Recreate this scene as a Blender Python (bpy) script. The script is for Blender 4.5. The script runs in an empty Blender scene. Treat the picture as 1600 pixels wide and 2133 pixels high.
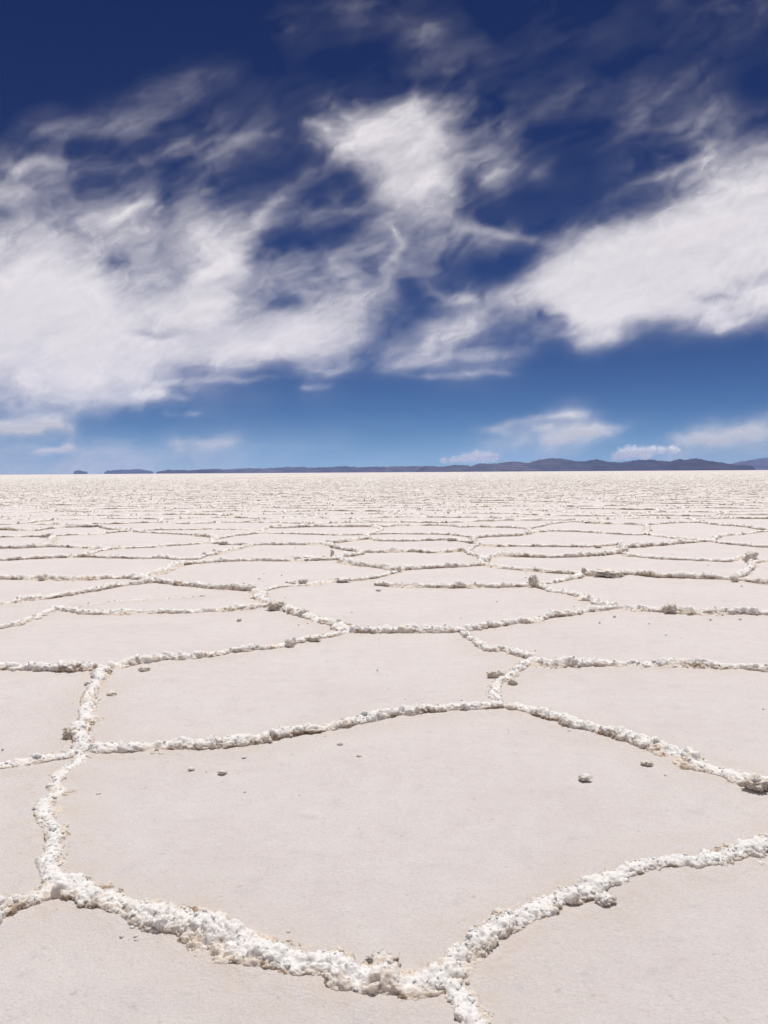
import bpy, math, random
import numpy as np
from mathutils import Vector, Matrix

random.seed(7)
RNG = np.random.default_rng(11)
scn = bpy.context.scene
col = scn.collection
CAM_H = 1.6                    # eye height over the salt, metres
SUN_EL, SUN_AZ = math.radians(75), math.radians(16)   # high, a little ahead of the viewer

# ------------------------------------------------------------------ noise
def _hash(ix, iy, iz, seed):
    h = (ix.astype(np.uint32) * np.uint32(374761393) + iy.astype(np.uint32) * np.uint32(668265263)
         + iz.astype(np.uint32) * np.uint32(2147483647) + np.uint32((seed * 144665 + 1013) % 4294967295))
    h = (h ^ (h >> np.uint32(13))) * np.uint32(1274126177)
    h = (h ^ (h >> np.uint32(16))) * np.uint32(2246822519)
    h = h ^ (h >> np.uint32(13))
    return h.astype(np.float64) / 4294967295.0

def vnoise(p, seed=0):
    p = np.asarray(p, float)
    i = np.floor(p).astype(np.int64); f = p - i
    f = f * f * f * (f * (f * 6 - 15) + 10)
    r = 0
    for dx in (0, 1):
        wx = f[:, 0] if dx else 1 - f[:, 0]
        for dy in (0, 1):
            wy = f[:, 1] if dy else 1 - f[:, 1]
            for dz in (0, 1):
                wz = f[:, 2] if dz else 1 - f[:, 2]
                r = r + wx * wy * wz * _hash(i[:, 0] + dx, i[:, 1] + dy, i[:, 2] + dz, seed)
    return r

def fbm(p, octv=4, seed=0, gain=0.5):
    p = np.asarray(p, float); a = 1.0; s = 0; n = 0
    for k in range(octv):
        s = s + a * vnoise(p * (2.03 ** k) + 17.3 * k, seed + k); n += a; a *= gain
    return s / n                                     # 0..1, mean .5

def n1(x, seed=0, octv=3):
    x = np.asarray(x, float).ravel()
    return fbm(np.stack([x, x * 0 + 3.7, x * 0 + 9.1], 1), octv, seed)

def worley(p, seed=0):
    p = np.asarray(p, float); best = np.full(len(p), 9.0); bid = np.zeros(len(p))
    i = np.floor(p).astype(np.int64)
    for dx in (-1, 0, 1):
        for dy in (-1, 0, 1):
            for dz in (-1, 0, 1):
                c = i + np.array([dx, dy, dz])
                h = _hash(c[:, 0], c[:, 1], c[:, 2], seed)
                q = np.stack([c[:, 0] + h, c[:, 1] + _hash(c[:, 0], c[:, 1], c[:, 2], seed + 1),
                              c[:, 2] + _hash(c[:, 0], c[:, 1], c[:, 2], seed + 2)], 1)
                d = np.sqrt(((p - q) ** 2).sum(1)); m = d < best
                best[m] = d[m]; bid[m] = h[m]
    return best, bid

def dome(d, r=0.8):
    return np.sqrt(np.clip(1 - (d / r) ** 2, 0, 1))

def smooth(a, b, x):
    t = np.clip((x - a) / (b - a), 0, 1); return t * t * (3 - 2 * t)

# ------------------------------------------------------------------ mesh helpers
def make_mesh(name, V, F, mat, attrs=None, flat=False, origin=None):
    """V (n,3); F (m,k) array or list of arrays with equal k inside each. One object."""
    V = np.asarray(V, np.float64)
    if origin is None:
        origin = np.array([0.0, 0.0, 0.0])
    me = bpy.data.meshes.new(name)
    Fs = F if isinstance(F, list) else [F]
    loops = np.concatenate([f.ravel() for f in Fs]).astype(np.int32)
    tot = np.concatenate([np.full(len(f), f.shape[1]) for f in Fs]).astype(np.int32)
    start = np.concatenate([[0], np.cumsum(tot)[:-1]]).astype(np.int32)
    me.vertices.add(len(V)); me.vertices.foreach_set('co', (V - origin).astype(np.float32).ravel())
    me.loops.add(len(loops)); me.loops.foreach_set('vertex_index', loops)
    me.polygons.add(len(tot)); me.polygons.foreach_set('loop_start', start)
    me.polygons.foreach_set('loop_total', tot)
    me.update(calc_edges=True)
    me.polygons.foreach_set('use_smooth', np.full(len(tot), not flat))
    for k, a in (attrs or {}).items():
        at = me.attributes.new(k, 'FLOAT', 'POINT')
        at.data.foreach_set('value', np.asarray(a, np.float32).ravel())
    me.materials.append(mat)
    ob = bpy.data.objects.new(name, me); col.objects.link(ob)
    ob.location = origin
    return ob

def tag(o, label=None, cat=None, group=None, kind=None):
    if label: o['label'] = label
    if cat: o['category'] = cat
    if group: o['group'] = group
    if kind: o['kind'] = kind
    return o

def grid_faces(n, m, base=0):
    i = np.arange(n - 1)[:, None] * m + np.arange(m - 1)[None, :] + base
    return np.stack([i, i + m, i + m + 1, i + 1], -1).reshape(-1, 4)

def ico(sub):
    import bmesh
    bm = bmesh.new(); bmesh.ops.create_icosphere(bm, subdivisions=sub, radius=1)
    v = np.array([x.co[:] for x in bm.verts]); f = np.array([[q.index for q in t.verts] for t in bm.faces])
    bm.free(); return v, f

# ------------------------------------------------------------------ materials
def new_mat(name):
    m = bpy.data.materials.new(name); m.use_nodes = True
    nt = m.node_tree; nt.nodes.clear(); return m, nt

class N:
    """tiny node-graph writer"""
    def __init__(s, nt): s.nt = nt
    def n(s, t, **kw):
        x = s.nt.nodes.new(t)
        for k, v in kw.items(): setattr(x, k, v)
        return x
    def l(s, a, b): s.nt.links.new(a, b)
    def pos(s): return s.n('ShaderNodeNewGeometry').outputs['Position']
    def noise(s, vec, scale, detail=4, rough=.55, dist=0):
        x = s.n('ShaderNodeTexNoise'); s.l(vec, x.inputs['Vector'])
        x.inputs['Scale'].default_value = scale; x.inputs['Detail'].default_value = detail
        x.inputs['Roughness'].default_value = rough; x.inputs['Distortion'].default_value = dist
        return x.outputs['Fac']
    def math(s, op, a, b=None, c=None, clamp=False):
        x = s.n('ShaderNodeMath', operation=op, use_clamp=clamp)
        for i, v in enumerate((a, b, c)):
            if v is None: continue
            if isinstance(v, (int, float)): x.inputs[i].default_value = v
            else: s.l(v, x.inputs[i])
        return x.outputs[0]
    def ramp(s, v, lo, hi, a=0., b=1.):
        x = s.n('ShaderNodeMapRange', interpolation_type='SMOOTHSTEP'); s.l(v, x.inputs['Value'])
        x.inputs['From Min'].default_value = lo; x.inputs['From Max'].default_value = hi
        x.inputs['To Min'].default_value = a; x.inputs['To Max'].default_value = b
        return x.outputs['Result']
    def mix(s, f, a, b):
        x = s.n('ShaderNodeMix', data_type='RGBA')
        if isinstance(f, float): x.inputs[0].default_value = f
        else: s.l(f, x.inputs[0])
        for i, v in ((6, a), (7, b)):
            if isinstance(v, tuple): x.inputs[i].default_value = (*v, 1)
            else: s.l(v, x.inputs[i])
        return x.outputs[2]
    def attr(s, name):
        return s.n('ShaderNodeAttribute', attribute_name=name).outputs['Fac']

def mat_crust():
    m, nt = new_mat('salt_crust'); g = N(nt); P = g.pos()
    crest, dirt_shade = g.attr('crest'), g.attr('dirt_shade')
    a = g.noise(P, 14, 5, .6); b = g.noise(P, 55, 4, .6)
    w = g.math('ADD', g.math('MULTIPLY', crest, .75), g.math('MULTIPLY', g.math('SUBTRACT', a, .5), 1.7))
    c = g.mix(g.ramp(w, .05, .74), (.765, .67, .58), (.895, .865, .84))  # white crest over cream flanks: light through the salt, put into the colour
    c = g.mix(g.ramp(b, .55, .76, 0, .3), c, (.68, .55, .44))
    d = g.math('ADD', dirt_shade, g.math('MULTIPLY', g.math('SUBTRACT', b, .5), .9))
    c = g.mix(g.ramp(d, .25, 1.0, 0, .92), c, (.36, .26, .18))  # brown holds real dirt and painted shade low on the ridges
    bs = g.n('ShaderNodeBsdfPrincipled'); g.l(c, bs.inputs['Base Color'])
    bs.inputs['Roughness'].default_value = .8
    bs.inputs['Specular IOR Level'].default_value = .1
    bs.inputs['Subsurface Weight'].default_value = .7; bs.inputs['Subsurface Scale'].default_value = .010
    bs.inputs['Subsurface Radius'].default_value = (1, .93, .86)
    h = g.math('ADD', g.noise(P, 130, 4, .6), g.math('MULTIPLY', g.noise(P, 420, 2, .6), .4))
    bp = g.n('ShaderNodeBump'); bp.inputs['Strength'].default_value = .8; bp.inputs['Distance'].default_value = .008
    g.l(h, bp.inputs['Height']); g.l(bp.outputs[0], bs.inputs['Normal'])
    o = g.n('ShaderNodeOutputMaterial'); g.l(bs.outputs[0], o.inputs[0]); return m

def mat_flat():
    m, nt = new_mat('salt_flat'); g = N(nt); P = g.pos()
    a = g.noise(P, .9, 4, .6); b = g.noise(P, 7, 7, .68, .4); c3 = g.noise(P, 85, 5, .75); d = g.noise(P, 20, 6, .7)
    c = g.mix(g.ramp(a, .3, .7), (.724, .660, .637), (.766, .705, .682))
    c = g.mix(g.ramp(b, .48, .70, 0, .55), c, (.80, .748, .722))
    c = g.mix(g.ramp(b, .47, .30, 0, .4), c, (.585, .54, .53))
    c = g.mix(g.ramp(c3, .52, .68, 0, .55), c, (.56, .50, .475)); c = g.mix(g.ramp(c3, .47, .34, 0, .5), c, (.83, .785, .76))
    c = g.mix(g.ramp(d, .61, .70, 0, .6), c, (.52, .45, .405))
    dust = g.attr('dust')
    c = g.mix(g.math('MULTIPLY', dust, g.ramp(b, .38, .68, .0, .55)), c, (.66, .555, .47))
    bs = g.n('ShaderNodeBsdfPrincipled'); g.l(c, bs.inputs['Base Color'])
    bs.inputs['Roughness'].default_value = .75
    bs.inputs['Specular IOR Level'].default_value = .2
    h = g.math('ADD', g.math('MULTIPLY', g.noise(P, 22, 5, .7), 1.3), g.noise(P, 70, 5, .75))
    bp = g.n('ShaderNodeBump'); bp.inputs['Strength'].default_value = .82; bp.inputs['Distance'].default_value = .013
    g.l(h, bp.inputs['Height']); g.l(bp.outputs[0], bs.inputs['Normal'])
    o = g.n('ShaderNodeOutputMaterial'); g.l(bs.outputs[0], o.inputs[0]); return m

def mat_hill(name, c1, c2, sc):
    m, nt = new_mat(name); g = N(nt); P = g.pos()
    c = g.mix(g.ramp(g.noise(P, sc, 6, .65), .38, .66), c1, c2)
    bs = g.n('ShaderNodeBsdfPrincipled'); g.l(c, bs.inputs['Base Color']); bs.inputs['Roughness'].default_value = .9
    bs.inputs['Specular IOR Level'].default_value = .1
    o = g.n('ShaderNodeOutputMaterial'); g.l(bs.outputs[0], o.inputs[0]); return m

def mat_cloud():
    m, nt = new_mat('cloud_ice'); g = N(nt)
    al = g.attr('cover')
    tr = g.n('ShaderNodeBsdfTranslucent'); tr.inputs[0].default_value = (.90, .90, .925, 1)
    df = g.n('ShaderNodeBsdfDiffuse'); df.inputs[0].default_value = (.90, .90, .925, 1)
    mx = g.n('ShaderNodeMixShader'); mx.inputs[0].default_value = .35
    g.l(tr.outputs[0], mx.inputs[1]); g.l(df.outputs[0], mx.inputs[2])
    tp = g.n('ShaderNodeBsdfTransparent')
    m2 = g.n('ShaderNodeMixShader'); g.l(al, m2.inputs[0]); g.l(tp.outputs[0], m2.inputs[1]); g.l(mx.outputs[0], m2.inputs[2])
    o = g.n('ShaderNodeOutputMaterial'); g.l(m2.outputs[0], o.inputs[0]); return m

M_CRUST, M_FLAT, M_CLOUD = mat_crust(), mat_flat(), mat_cloud()

# ------------------------------------------------------------------ camera, sun, sky
cd = bpy.data.cameras.new('camera'); cam = bpy.data.objects.new('camera', cd); col.objects.link(cam)
cd.sensor_fit = 'HORIZONTAL'; cd.sensor_width = 36; cd.lens = 36 * 1850 / 1600
cd.clip_start = .05; cd.clip_end = 2.0e6
pt, ro = math.radians(2.5627), math.radians(.3402)
fw = Vector((0, math.cos(pt), -math.sin(pt))); r0 = Vector((1, 0, 0)); u0 = Vector((0, math.sin(pt), math.cos(pt)))
rt = r0 * math.cos(ro) - u0 * math.sin(ro); up = u0 * math.cos(ro) + r0 * math.sin(ro)
cam.matrix_world = Matrix(((rt.x, up.x, -fw.x, 0), (rt.y, up.y, -fw.y, 0), (rt.z, up.z, -fw.z, CAM_H), (0, 0, 0, 1)))
scn.camera = cam

sd = bpy.data.lights.new('sun', 'SUN'); sun = bpy.data.objects.new('sun', sd); col.objects.link(sun)
sd.energy = 3.35; sd.angle = math.radians(.53); sd.color = (1.0, .965, .92)
sv = Vector((math.sin(SUN_AZ) * math.cos(SUN_EL), math.cos(SUN_AZ) * math.cos(SUN_EL), math.sin(SUN_EL)))
sun.rotation_euler = sv.to_track_quat('Z', 'Y').to_euler(); sun.location = (0, 0, 50)

wd = bpy.data.worlds.new('World'); scn.world = wd; wd.use_nodes = True
wn = wd.node_tree; wn.nodes.clear()
sk = wn.nodes.new('ShaderNodeTexSky'); sk.sky_type = 'NISHITA'; sk.sun_disc = False
sk.sun_elevation = SUN_EL; sk.sun_rotation = SUN_AZ; sk.altitude = 3650
sk.air_density = 0.4; sk.dust_density = 0.0; sk.ozone_density = 3.0
bg = wn.nodes.new('ShaderNodeBackground'); bg.inputs[1].default_value = .05
wo = wn.nodes.new('ShaderNodeOutputWorld')
# deep high-altitude blue: each channel of the sky gets its own response
sp = wn.nodes.new('ShaderNodeSeparateColor'); cb = wn.nodes.new('ShaderNodeCombineColor'); wn.links.new(sk.outputs[0], sp.inputs[0])
for k_, (pw, ml) in enumerate(((1.75, .49), (1.6, .60), (1.15, 1.04))):
    x_ = wn.nodes.new('ShaderNodeMath'); x_.operation = 'POWER'; x_.inputs[1].default_value = pw
    y_ = wn.nodes.new('ShaderNodeMath'); y_.operation = 'MULTIPLY'; y_.inputs[1].default_value = ml
    wn.links.new(sp.outputs[k_], x_.inputs[0]); wn.links.new(x_.outputs[0], y_.inputs[0]); wn.links.new(y_.outputs[0], cb.inputs[k_])
# unseen broken cloud added for white fill light, overhead and behind the viewer
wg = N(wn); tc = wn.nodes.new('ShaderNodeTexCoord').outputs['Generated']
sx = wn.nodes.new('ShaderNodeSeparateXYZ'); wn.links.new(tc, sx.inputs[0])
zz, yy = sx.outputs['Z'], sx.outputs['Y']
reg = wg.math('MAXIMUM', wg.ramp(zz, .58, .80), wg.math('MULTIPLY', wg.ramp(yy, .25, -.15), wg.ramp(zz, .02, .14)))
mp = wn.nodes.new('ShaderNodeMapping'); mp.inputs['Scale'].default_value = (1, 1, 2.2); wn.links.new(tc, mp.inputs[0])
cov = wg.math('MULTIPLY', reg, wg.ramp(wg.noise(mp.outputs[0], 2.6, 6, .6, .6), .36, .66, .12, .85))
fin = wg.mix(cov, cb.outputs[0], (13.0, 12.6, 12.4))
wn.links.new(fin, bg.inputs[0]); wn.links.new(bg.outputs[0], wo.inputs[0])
scn.view_settings.view_transform = 'Standard'; scn.view_settings.look = 'None'
scn.view_settings.exposure = 0.0; scn.view_settings.gamma = 1.0
scn.cycles.use_denoising = True
scn.cycles.max_bounces = 8; scn.cycles.diffuse_bounces = 4; scn.cycles.transparent_max_bounces = 32
scn.cycles.volume_bounces = 2

# ------------------------------------------------------------------ traced plan of the crust, metres on the ground
RIDGES = [
 ([(-1.534,2.999),(-1.45,3.106),(-1.41,3.171),(-1.337,3.254),(-1.25,3.36)], 0.075, 0.07, 'short knobbly salt ridge running out past the left edge, nearest on that side'),
 ([(-1.25,3.36),(-1.085,3.251),(-0.928,3.201),(-0.783,3.115),(-0.643,3.021),(-0.493,2.917),(-0.334,2.799),(-0.19,2.72),(-0.068,2.667),(0.065,2.658),(0.187,2.721)], 0.1, 0.08, 'broad lumpy white salt ridge curving along the front of the nearest pan'),
 ([(0.187,2.721),(0.269,2.867),(0.336,2.972),(0.431,3.061),(0.567,3.158),(0.7,3.211),(0.811,3.303),(0.912,3.409),(1.06,3.525),(1.217,3.532),(1.375,3.588),(1.512,3.632),(1.611,3.678),(1.934,3.796)], 0.08, 0.06, 'white crested salt ridge with brown crumbs climbing from the front junction to the right edge'),
 ([(0.187,2.721),(0.211,2.644),(0.239,2.555),(0.264,2.458),(0.298,2.25)], 0.06, 0.05, 'thin white salt spur coming toward the viewer from the front junction'),
 ([(-1.25,3.36),(-1.382,3.626),(-1.518,3.979),(-1.657,4.341),(-1.739,4.657),(-1.703,4.95)], 0.068, 0.04, 'wide flattened salt ridge with tan crumbs along the left side of the nearest pan'),
 ([(-1.707,5.002),(-1.808,4.902),(-1.964,4.823),(-2.097,4.763),(-2.363,4.668)], 0.08, 0.04, 'pale low salt ridge leaving the far left corner of the nearest pan'),
 ([(-1.718,5.037),(-1.897,5.498),(-2.06,6.138),(-2.185,6.704),(-2.291,7.218)], 0.075, 0.05, 'short bright white salt ridge with dark brown pits, running away from the viewer at left'),
 ([(-1.71,5.054),(-1.456,5.085),(-1.273,5.135),(-0.993,5.139),(-0.804,5.191),(-0.591,5.33),(-0.31,5.517),(-0.008,5.707),(0.312,5.85),(0.575,5.928),(0.823,5.959)], 0.075, 0.055, 'long even salt ridge along the far side of the nearest pan'),
 ([(0.823,5.959),(0.949,5.836),(1.157,5.604),(1.29,5.391),(1.485,5.146),(1.66,4.83),(1.767,4.625),(1.893,4.443),(2.116,4.204)], 0.085, 0.065, 'salt ridge with a dark undercut slanting to the right edge behind the round loose lump'),
 ([(0.783,6.035),(0.753,6.271),(0.839,6.598),(1.017,6.958),(1.26,7.453)], 0.07, 0.05, 'short salt ridge with dark crumbs linking the long even ridge to the one behind it'),
 ([(-2.291,7.218),(-2.398,7.186),(-2.755,7.195),(-3.167,7.242),(-3.684,7.328)], 0.085, 0.07, 'salt ridge with a brown stained top reaching the left edge, second pan back'),
 ([(-2.291,7.218),(-2.023,7.393),(-1.668,7.614),(-1.29,7.848),(-0.975,8.077),(-0.691,8.369),(-0.365,8.759)], 0.075, 0.07, 'clean white salt ridge along the far side of the second pan, left half'),
 ([(1.254,7.415),(1.339,7.264),(1.658,7.274),(1.959,7.211),(2.343,7.183),(2.704,7.102),(3.057,7.023),(3.524,6.96)], 0.085, 0.07, 'straight level tan and white salt ridge reaching the right edge behind the nearest pan'),
 ([(1.26,7.453),(1.101,7.82),(0.899,7.847),(0.842,8.203),(0.786,8.828)], 0.065, 0.06, 'short crooked salt ridge with one dark end, between two junctions right of the middle'),
 ([(-0.365,8.759),(-0.007,8.748),(0.328,8.79),(0.788,8.855)], 0.09, 0.08, 'short thick salt ridge with a brown underside in the very middle of the flat'),
 ([(0.788,8.855),(1.184,9.119),(1.64,9.459),(2.138,9.859),(2.689,10.22)], 0.075, 0.08, 'smooth white salt ridge with brown patches sloping up from the middle junction toward the right'),
 ([(2.689,10.22),(3.252,9.987),(3.725,9.8),(4.235,9.748),(4.864,9.627)], 0.08, 0.085, 'salt ridge carrying one round brown clump, reaching the right edge'),
 ([(-0.367,8.812),(-0.562,9.266),(-0.849,9.674),(-1.041,10.011),(-1.318,10.486),(-1.573,11.302),(-1.727,11.95)], 0.12, 0.07, 'broken jagged salt ridge of brown crust blocks slanting back from the middle'),
 ([(-1.375,10.488),(-1.69,10.316),(-2.201,10.088),(-2.756,10.109),(-3.334,10.028),(-3.838,10.362),(-3.881,9.624),(-3.967,9.095),(-4.268,8.505)], 0.07, 0.065, 'long thin salt ridge with a kink, ending in the left edge, third pan back'),
 ([(-3.693,10.43),(-3.619,10.807),(-3.305,11.035),(-2.761,11.265),(-2.311,11.464)], 0.05, 0.02, 'faint hairline salt ridge crossing the third pan'),
 ([(-1.741,12.048),(-2.121,12.164),(-2.733,12.554),(-3.365,13.024)], 0.08, 0.09, 'short dark edged salt ridge just left of the broken jagged ridge'),
 ([(-3.365,13.024),(-3.678,12.76),(-3.965,12.147),(-4.209,11.545),(-4.515,11.21),(-4.708,10.811),(-5.329,10.642)], 0.075, 0.07, 'low salt ridge fading away toward the left edge in small white lumps'),
 ([(-3.365,13.024),(-3.731,13.455),(-3.659,14.022),(-3.585,14.496),(-3.577,15.238),(-3.414,15.711)], 0.1, 0.09, 'short stout white salt ridge slanting back behind the dark edged ridge'),
 ([(-3.731,13.455),(-4.195,13.539),(-4.655,13.379),(-5.22,13.528),(-5.445,13.54),(-5.896,13.562),(-6.801,13.607)], 0.08, 0.09, 'level white salt ridge from the stout ridge to the left edge'),
 ([(-1.694,11.948),(-1.357,12.437),(-1.027,12.528),(-0.713,13.011),(-0.293,13.225),(-0.006,13.704),(0.227,14.293)], 0.08, 0.05, 'flat very white salt ridge with loose slabs beside it, behind the jagged ridge'),
 ([(-0.142,12.54),(0.329,12.359),(1.32,12.21),(1.716,12.192),(2.07,12.331)], 0.08, 0.085, 'straight tan salt ridge leading to the fanned brown flake'),
 ([(2.079,12.383),(2.224,11.727),(2.418,11.442),(2.548,10.678),(2.698,10.256)], 0.09, 0.08, 'dark shaded salt ridge slanting forward from the fanned brown flake'),
 ([(2.096,12.489),(2.406,12.692),(2.775,13.133),(3.075,13.675)], 0.1, 0.06, 'short wide white salt ridge behind the fanned brown flake'),
 ([(3.089,13.739),(3.358,13.47),(3.788,13.703),(4.112,13.308),(4.568,13.163),(5.108,12.901),(5.376,12.388),(6.053,11.994)], 0.085, 0.095, 'long brown sided salt ridge reaching the right edge, with a tilted slab on it'),
 ([(0.227,14.293),(0.388,14.496),(0.792,14.692),(1.287,14.889),(1.691,15.255)], 0.075, 0.09, 'clean cream salt ridge between the upright brown flake and the next junction'),
 ([(1.691,15.255),(1.909,14.705),(2.182,14.399),(2.391,14.247),(2.646,13.96),(3.075,13.675)], 0.075, 0.07, 'salt ridge half brown and half white, right of the cream ridge'),
 ([(0.229,14.433),(-0.006,14.59),(-0.249,14.975),(-0.503,15.301),(-0.738,15.892),(-0.901,16.525)], 0.09, 0.1, 'brown speckled salt ridge slanting back from the upright brown flake'),
 ([(-0.901,16.525),(-0.97,16.167),(-1.403,16.105),(-1.745,16.038),(-2.623,16.09),(-3.414,15.711)], 0.07, 0.07, 'white hairline salt ridge with a long tan slab at one end'),
]
FAR_RIDGES = [
 [(-8.245,16.513),(-7.181,16.54),(-6.852,16.611),(-6.349,16.954),(-5.852,17.116),(-5.224,16.885),(-4.613,16.66),(-4.27,16.732),(-3.566,16.413),(-3.508,16.779)],
 [(-3.508,16.779),(-3.448,17.162),(-3.328,17.769),(-3.18,18.305),(-3.094,19.0),(-2.928,19.614)],
 [(-2.928,19.614),(-2.569,19.718),(-1.923,19.671),(-1.451,19.768),(-1.285,20.023)],
 [(-5.852,17.116),(-5.902,17.83),(-5.867,18.486),(-5.77,18.826),(-5.193,19.146),(-4.335,19.979),(-3.949,20.221)],
 [(-9.583,19.208),(-8.349,19.244),(-7.92,19.214),(-7.482,19.43),(-7.157,19.408),(-6.682,19.251),(-6.374,19.107),(-5.904,18.603)],
 [(-7.482,19.43),(-7.845,20.791),(-8.338,22.361)],
 [(-11.096,22.256),(-9.818,22.647),(-9.127,22.76),(-8.466,22.706)],
 [(-8.466,22.706),(-8.172,23.202),(-7.586,23.331),(-7.43,24.058),(-6.989,24.808)],
 [(-6.989,24.808),(-6.269,25.156),(-5.436,25.08),(-4.924,25.243),(-4.057,24.954),(-3.47,25.109)],
 [(-6.874,24.397),(-6.049,23.749),(-4.973,22.934),(-4.334,22.202),(-4.148,21.547),(-3.949,20.221)],
 [(-4.154,21.394),(-3.967,22.172),(-3.616,22.996),(-3.186,23.502)],
 [(-3.186,23.502),(-2.523,23.262),(-1.229,22.62),(-0.496,22.732)],
 [(-3.949,20.221),(-3.702,20.066),(-3.326,19.773),(-2.928,19.614)],
 [(-1.285,20.023),(-1.197,20.017),(-0.681,20.824),(-0.352,21.402)],
 [(-0.352,21.402),(-0.447,22.728)],
 [(-0.352,21.402),(-0.004,20.626),(0.665,20.575),(1.462,20.805),(1.76,20.348),(2.096,19.379)],
 [(-1.268,19.754),(-1.02,18.735),(-0.742,18.141),(-0.539,17.907)],
 [(-0.539,17.907),(-0.429,17.372),(-0.734,16.797),(-0.901,16.525)],
 [(-0.536,17.798),(-0.196,17.669),(0.572,17.725),(0.943,17.489),(1.441,17.775),(1.67,17.653)],
 [(1.67,17.653),(1.704,17.033),(1.79,16.546),(1.709,15.415)],
 [(1.727,15.578),(1.946,16.351),(2.336,16.606),(3.032,16.469),(3.581,16.528),(4.204,16.874),(4.644,17.145)],
 [(1.68,17.759),(1.878,18.772),(2.096,19.379)],
 [(2.034,20.327),(2.195,21.354),(2.828,21.781),(3.344,22.069),(3.871,23.074)],
 [(3.871,23.074),(4.468,23.584),(5.054,23.342),(5.663,22.738),(6.194,21.999),(6.583,22.307)],
 [(6.583,22.307),(6.692,21.306),(7.001,20.519),(7.338,19.923)],
 [(-0.447,22.728),(-0.003,22.867),(1.23,22.762),(1.754,22.37),(2.195,21.354)],
 [(2.096,19.379),(2.26,18.989),(2.871,18.945),(3.557,18.774),(4.033,18.62),(4.687,18.816),(5.085,19.162)],
 [(5.085,19.162),(4.841,17.875),(4.644,17.145)],
 [(4.644,17.145),(4.601,16.654),(4.786,16.36),(5.165,15.886),(5.664,15.598),(5.932,15.415),(6.301,15.818)],
 [(6.301,15.818),(6.497,15.982),(6.283,15.151)],
 [(4.992,18.435),(5.319,18.53),(5.86,18.979),(6.529,19.444),(7.338,19.923)],
 [(7.338,19.923),(7.403,19.249),(7.66,18.604),(7.902,18.231),(8.871,17.602)],
 [(6.219,14.996),(5.809,14.133),(5.45,13.489),(5.153,13.015)],
 [(6.219,14.996),(6.701,15.453),(8.011,15.89)],
 [(7.338,19.923),(8.094,21.35),(9.162,22.26),(9.925,22.911),(11.65,23.132)],
 [(-3.186,23.502),(-3.47,25.109),(-3.349,25.747)],
 [(-3.349,25.747),(-2.926,25.707),(-2.121,26.081),(-0.286,26.134)],
 [(-0.286,26.134),(-0.003,26.106),(0.572,26.52),(1.713,26.407),(2.202,25.442)],
 [(-0.286,26.134),(-0.056,24.588),(-0.447,22.728)],
 [(2.202,25.442),(2.771,25.61),(3.665,25.084),(3.991,24.421)],
 [(3.991,24.421),(3.871,23.074)],
 [(4.025,24.625),(4.623,25.886),(5.315,27.28),(6.06,27.995)],
 [(-12.614,25.314),(-11.091,25.596),(-10.055,25.084),(-9.825,25.913),(-9.493,26.557),(-9.054,26.748),(-8.684,26.949)],
 [(-8.684,26.949),(-8.062,25.749),(-7.67,25.284),(-6.989,24.808)],
 [(6.583,22.307),(7.365,24.734),(7.617,26.059)],
 [(6.06,27.995),(6.551,26.898),(7.195,26.584),(7.617,26.059)],
 [(7.617,26.059),(8.386,26.71),(9.535,27.099),(9.793,25.842),(10.067,25.129),(10.162,23.458)],
]
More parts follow.
